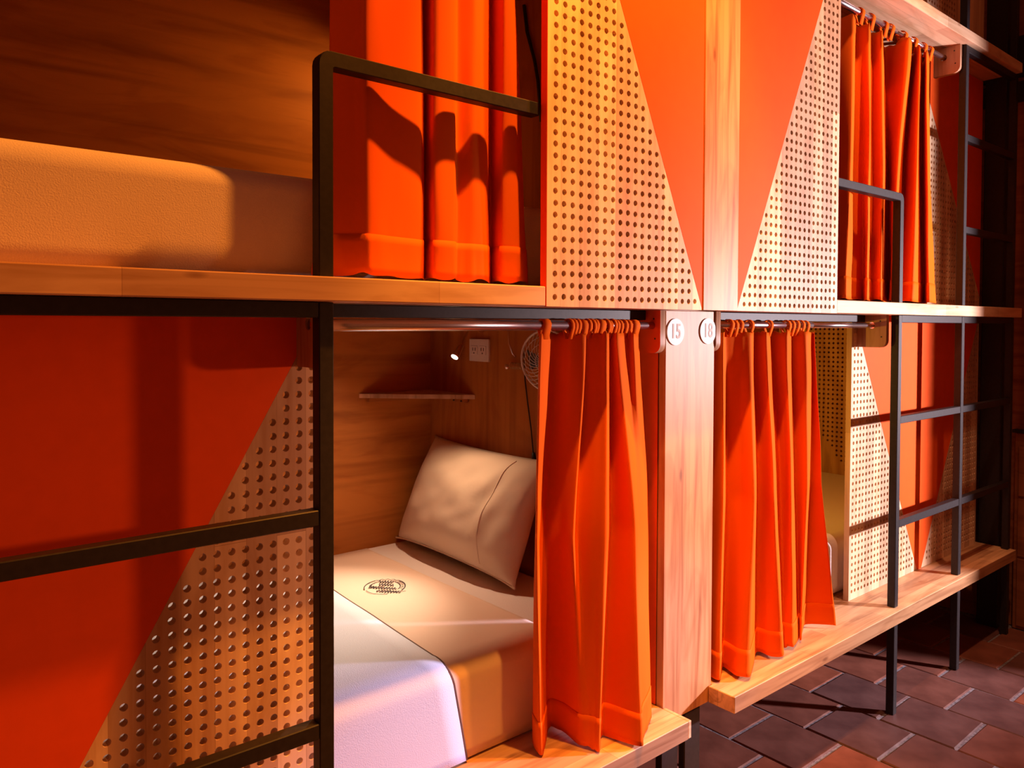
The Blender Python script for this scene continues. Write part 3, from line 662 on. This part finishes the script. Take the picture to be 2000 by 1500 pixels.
spot('reading_lamp_and_bunk_fill', (-.20, .80, 2.12), (-.75, 1.0, 1.60), 11.0, (1.0, .42, .07), 120, 0.9, .012)  # added fill brightening the upper left bunk, no lamp modelled there
spot('reading_lamp_and_bunk_fill', (.25, .74, 1.18), (1.6, .75, .85), 30.0, (1.0, .52, .06), 120, 0.9, .012)  # added fill for the end wall of the lower right bunk, without a fixture
# clip-on fan, half hidden by the curtain
FC = Vector((-.195, .395, 1.185)); fx = Vector((-.93, -.30, -.12)).normalized(); fu = Vector((0, 0, 1)); fr = fx.cross(fu).normalized(); fu = fr.cross(fx).normalized()
t = thing('clip_fan', 'small round wire-grille fan half hidden behind the lower left curtain', 'fan', (-.11, .41, 1.18))
def ringpts(rad, dx, n=40): return [FC + fx * dx + (fr * math.cos(2 * math.pi * k / n) + fu * math.sin(2 * math.pi * k / n)) * rad for k in range(n)]
tube('outer_ring', ringpts(.082, .0), .0032, M_fan, t, seg=8, closed=True)
bm = bmesh.new()
for rad, dx in ((.066, .010), (.048, .016), (.028, .020)): bm_tube(bm, ringpts(rad, dx), .0010, 5, True)
for k in range(28):
    pts = []
    for j in range(8):
        s = j / 7; rad = .016 + (.082 - .016) * s; a = 2 * math.pi * k / 28 + s * .9
        pts.append(FC + fx * (.022 * (1 - s * s)) + (fr * math.cos(a) + fu * math.sin(a)) * rad)
    bm_tube(bm, pts, .0011, 5)
from_bm('wire_grille', bm, M_fan, t, smooth=True)
bm = bmesh.new(); q = fx.to_track_quat('Z', 'Y').to_matrix().to_4x4(); bmesh.ops.create_cone(bm, cap_ends=True, segments=20, radius1=.018, radius2=.016, depth=.006, matrix=Matrix.Translation(FC + fx * .021) @ q); from_bm('grille_badge', bm, M_fan, t)
for k in range(3):
    bm = bmesh.new(); a = 2 * math.pi * k / 3; V = []
    for s in (.012, .035, .062, .070):
        for w_ in (-.35, .35): V.append(bm.verts.new(FC + fx * (-.006 + .010 * w_) + (fr * math.cos(a + w_ * 1.2) + fu * math.sin(a + w_ * 1.2)) * s))
    for j in range(3): bm.faces.new((V[2 * j], V[2 * j + 1], V[2 * j + 3], V[2 * j + 2]))
    o = from_bm('fan_blade', bm, M_black, t); md = o.modifiers.new('thick', 'SOLIDIFY'); md.thickness = .0015
tube('motor', [FC - fx * .012, FC - fx * .030, FC - fx * .060], [.026, .024, .014], M_black, t, seg=18)
tube('arm', [FC - fx * .045, FC - fx * .05 + Vector((0, 0, -.04)), Vector((-.106, .42, 1.13))], .006, M_black, t, seg=8)
# round-headed wall hook with wire, and hanging cable
t = thing('wall_hook', 'small brass spring clip hanging between the socket and the fan', 'hook', (-.105, .64, 1.15))
tube('wire', [(-.107, .655, 1.285), (-.122, .650, 1.260), (-.128, .640, 1.225), (-.118, .634, 1.195), (-.110, .630, 1.185)], .0030, M_chrome, t, seg=8)
bm = bmesh.new(); bmesh.ops.create_uvsphere(bm, u_segments=16, v_segments=10, radius=.0085, matrix=Matrix.Translation((-.124, .652, 1.156))); from_bm('knob', bm, M_chrome, t, smooth=True)
pts = [(-.120 + .002 * math.sin(k * .6), .640 - k * .0011, 1.160 + .0095 * math.sin(k * .9)) for k in range(52)]
pts = [(-.120 + .009 * math.cos(k * .9), .640 - k * .0011, 1.160 + .009 * math.sin(k * .9)) for k in range(52)]
tube('spring', pts, .0014, M_brass, t, seg=6)
t = thing('fan_cable', 'thin dark cable dropping from the fan to behind the pillow', 'cable', (-.11, .55, .9))
tube('cord', [(-.112, .590, 1.205), (-.112, .585, 1.12), (-.112, .572, 1.05), (-.113, .556, .98), (-.113, .549, .93), (-.113, .545, .905)], .0022, M_black, t, seg=6)
tube('plug', [(-.113, .546, .915), (-.114, .542, .895), (-.115, .538, .878)], [.005, .007, .006], M_black, t, seg=10)
tube('lamp_cable', [(-.109, .60, 2.20), (-.110, .585, 2.12), (-.112, .55, 2.03), (-.112, .535, 1.97), (-.112, .52, 1.85)], .005, M_black, None, seg=8)
tag(bpy.data.objects['lamp_cable'], 'dark cable curving down inside the upper left bunk by the facade', 'cable')

# ------------------------------------------------------------------ low cabinet at the far right
t = thing('low_cabinet', 'reddish wooden cabinet with a dark top at the far right edge', 'cabinet', (2.165, -.45, 0))
box('body', (2.150, -.95, .0), (2.1795, .035, .830), M_far, t); box('dark_top', (2.140, -.96, .8305), (2.1795, .045, .845), M_black, t)
for z0, z1 in ((.015, .30), (.31, .555), (.565, .775)): box('drawer_front', (2.143, -.93, z0), (2.1498, .020, z1), M_far, t)

GR = {'ledge_board': 'hardwood ledges along the bunk fronts', 'bench_board': 'lower hardwood benches', 'facade_panel': 'upright facade panels by the centre batten', 'side_panel': 'painted and punched side panels',
      'steel_ladder': 'black steel ladder frames', 'steel_beam': 'dark beams above the lower rods', 'short_post': 'short black posts under the pillar', 'wall_beam': 'black beams on the far right wall',
      'rod_bracket': 'wooden curtain rod brackets', 'curtain_rod': 'curtain rods', 'curtain': 'orange tab-top curtains', 'mattress': 'mattresses in the bunks', 'plywood_sheet': 'plywood sheets inside the bunks', 'plywood_strip': 'plywood strips behind the facade'}
for o in bpy.data.objects:
    k = o.name.split('.')[0]
    if k in GR and o.parent is None and 'label' in o: o['group'] = GR[k]
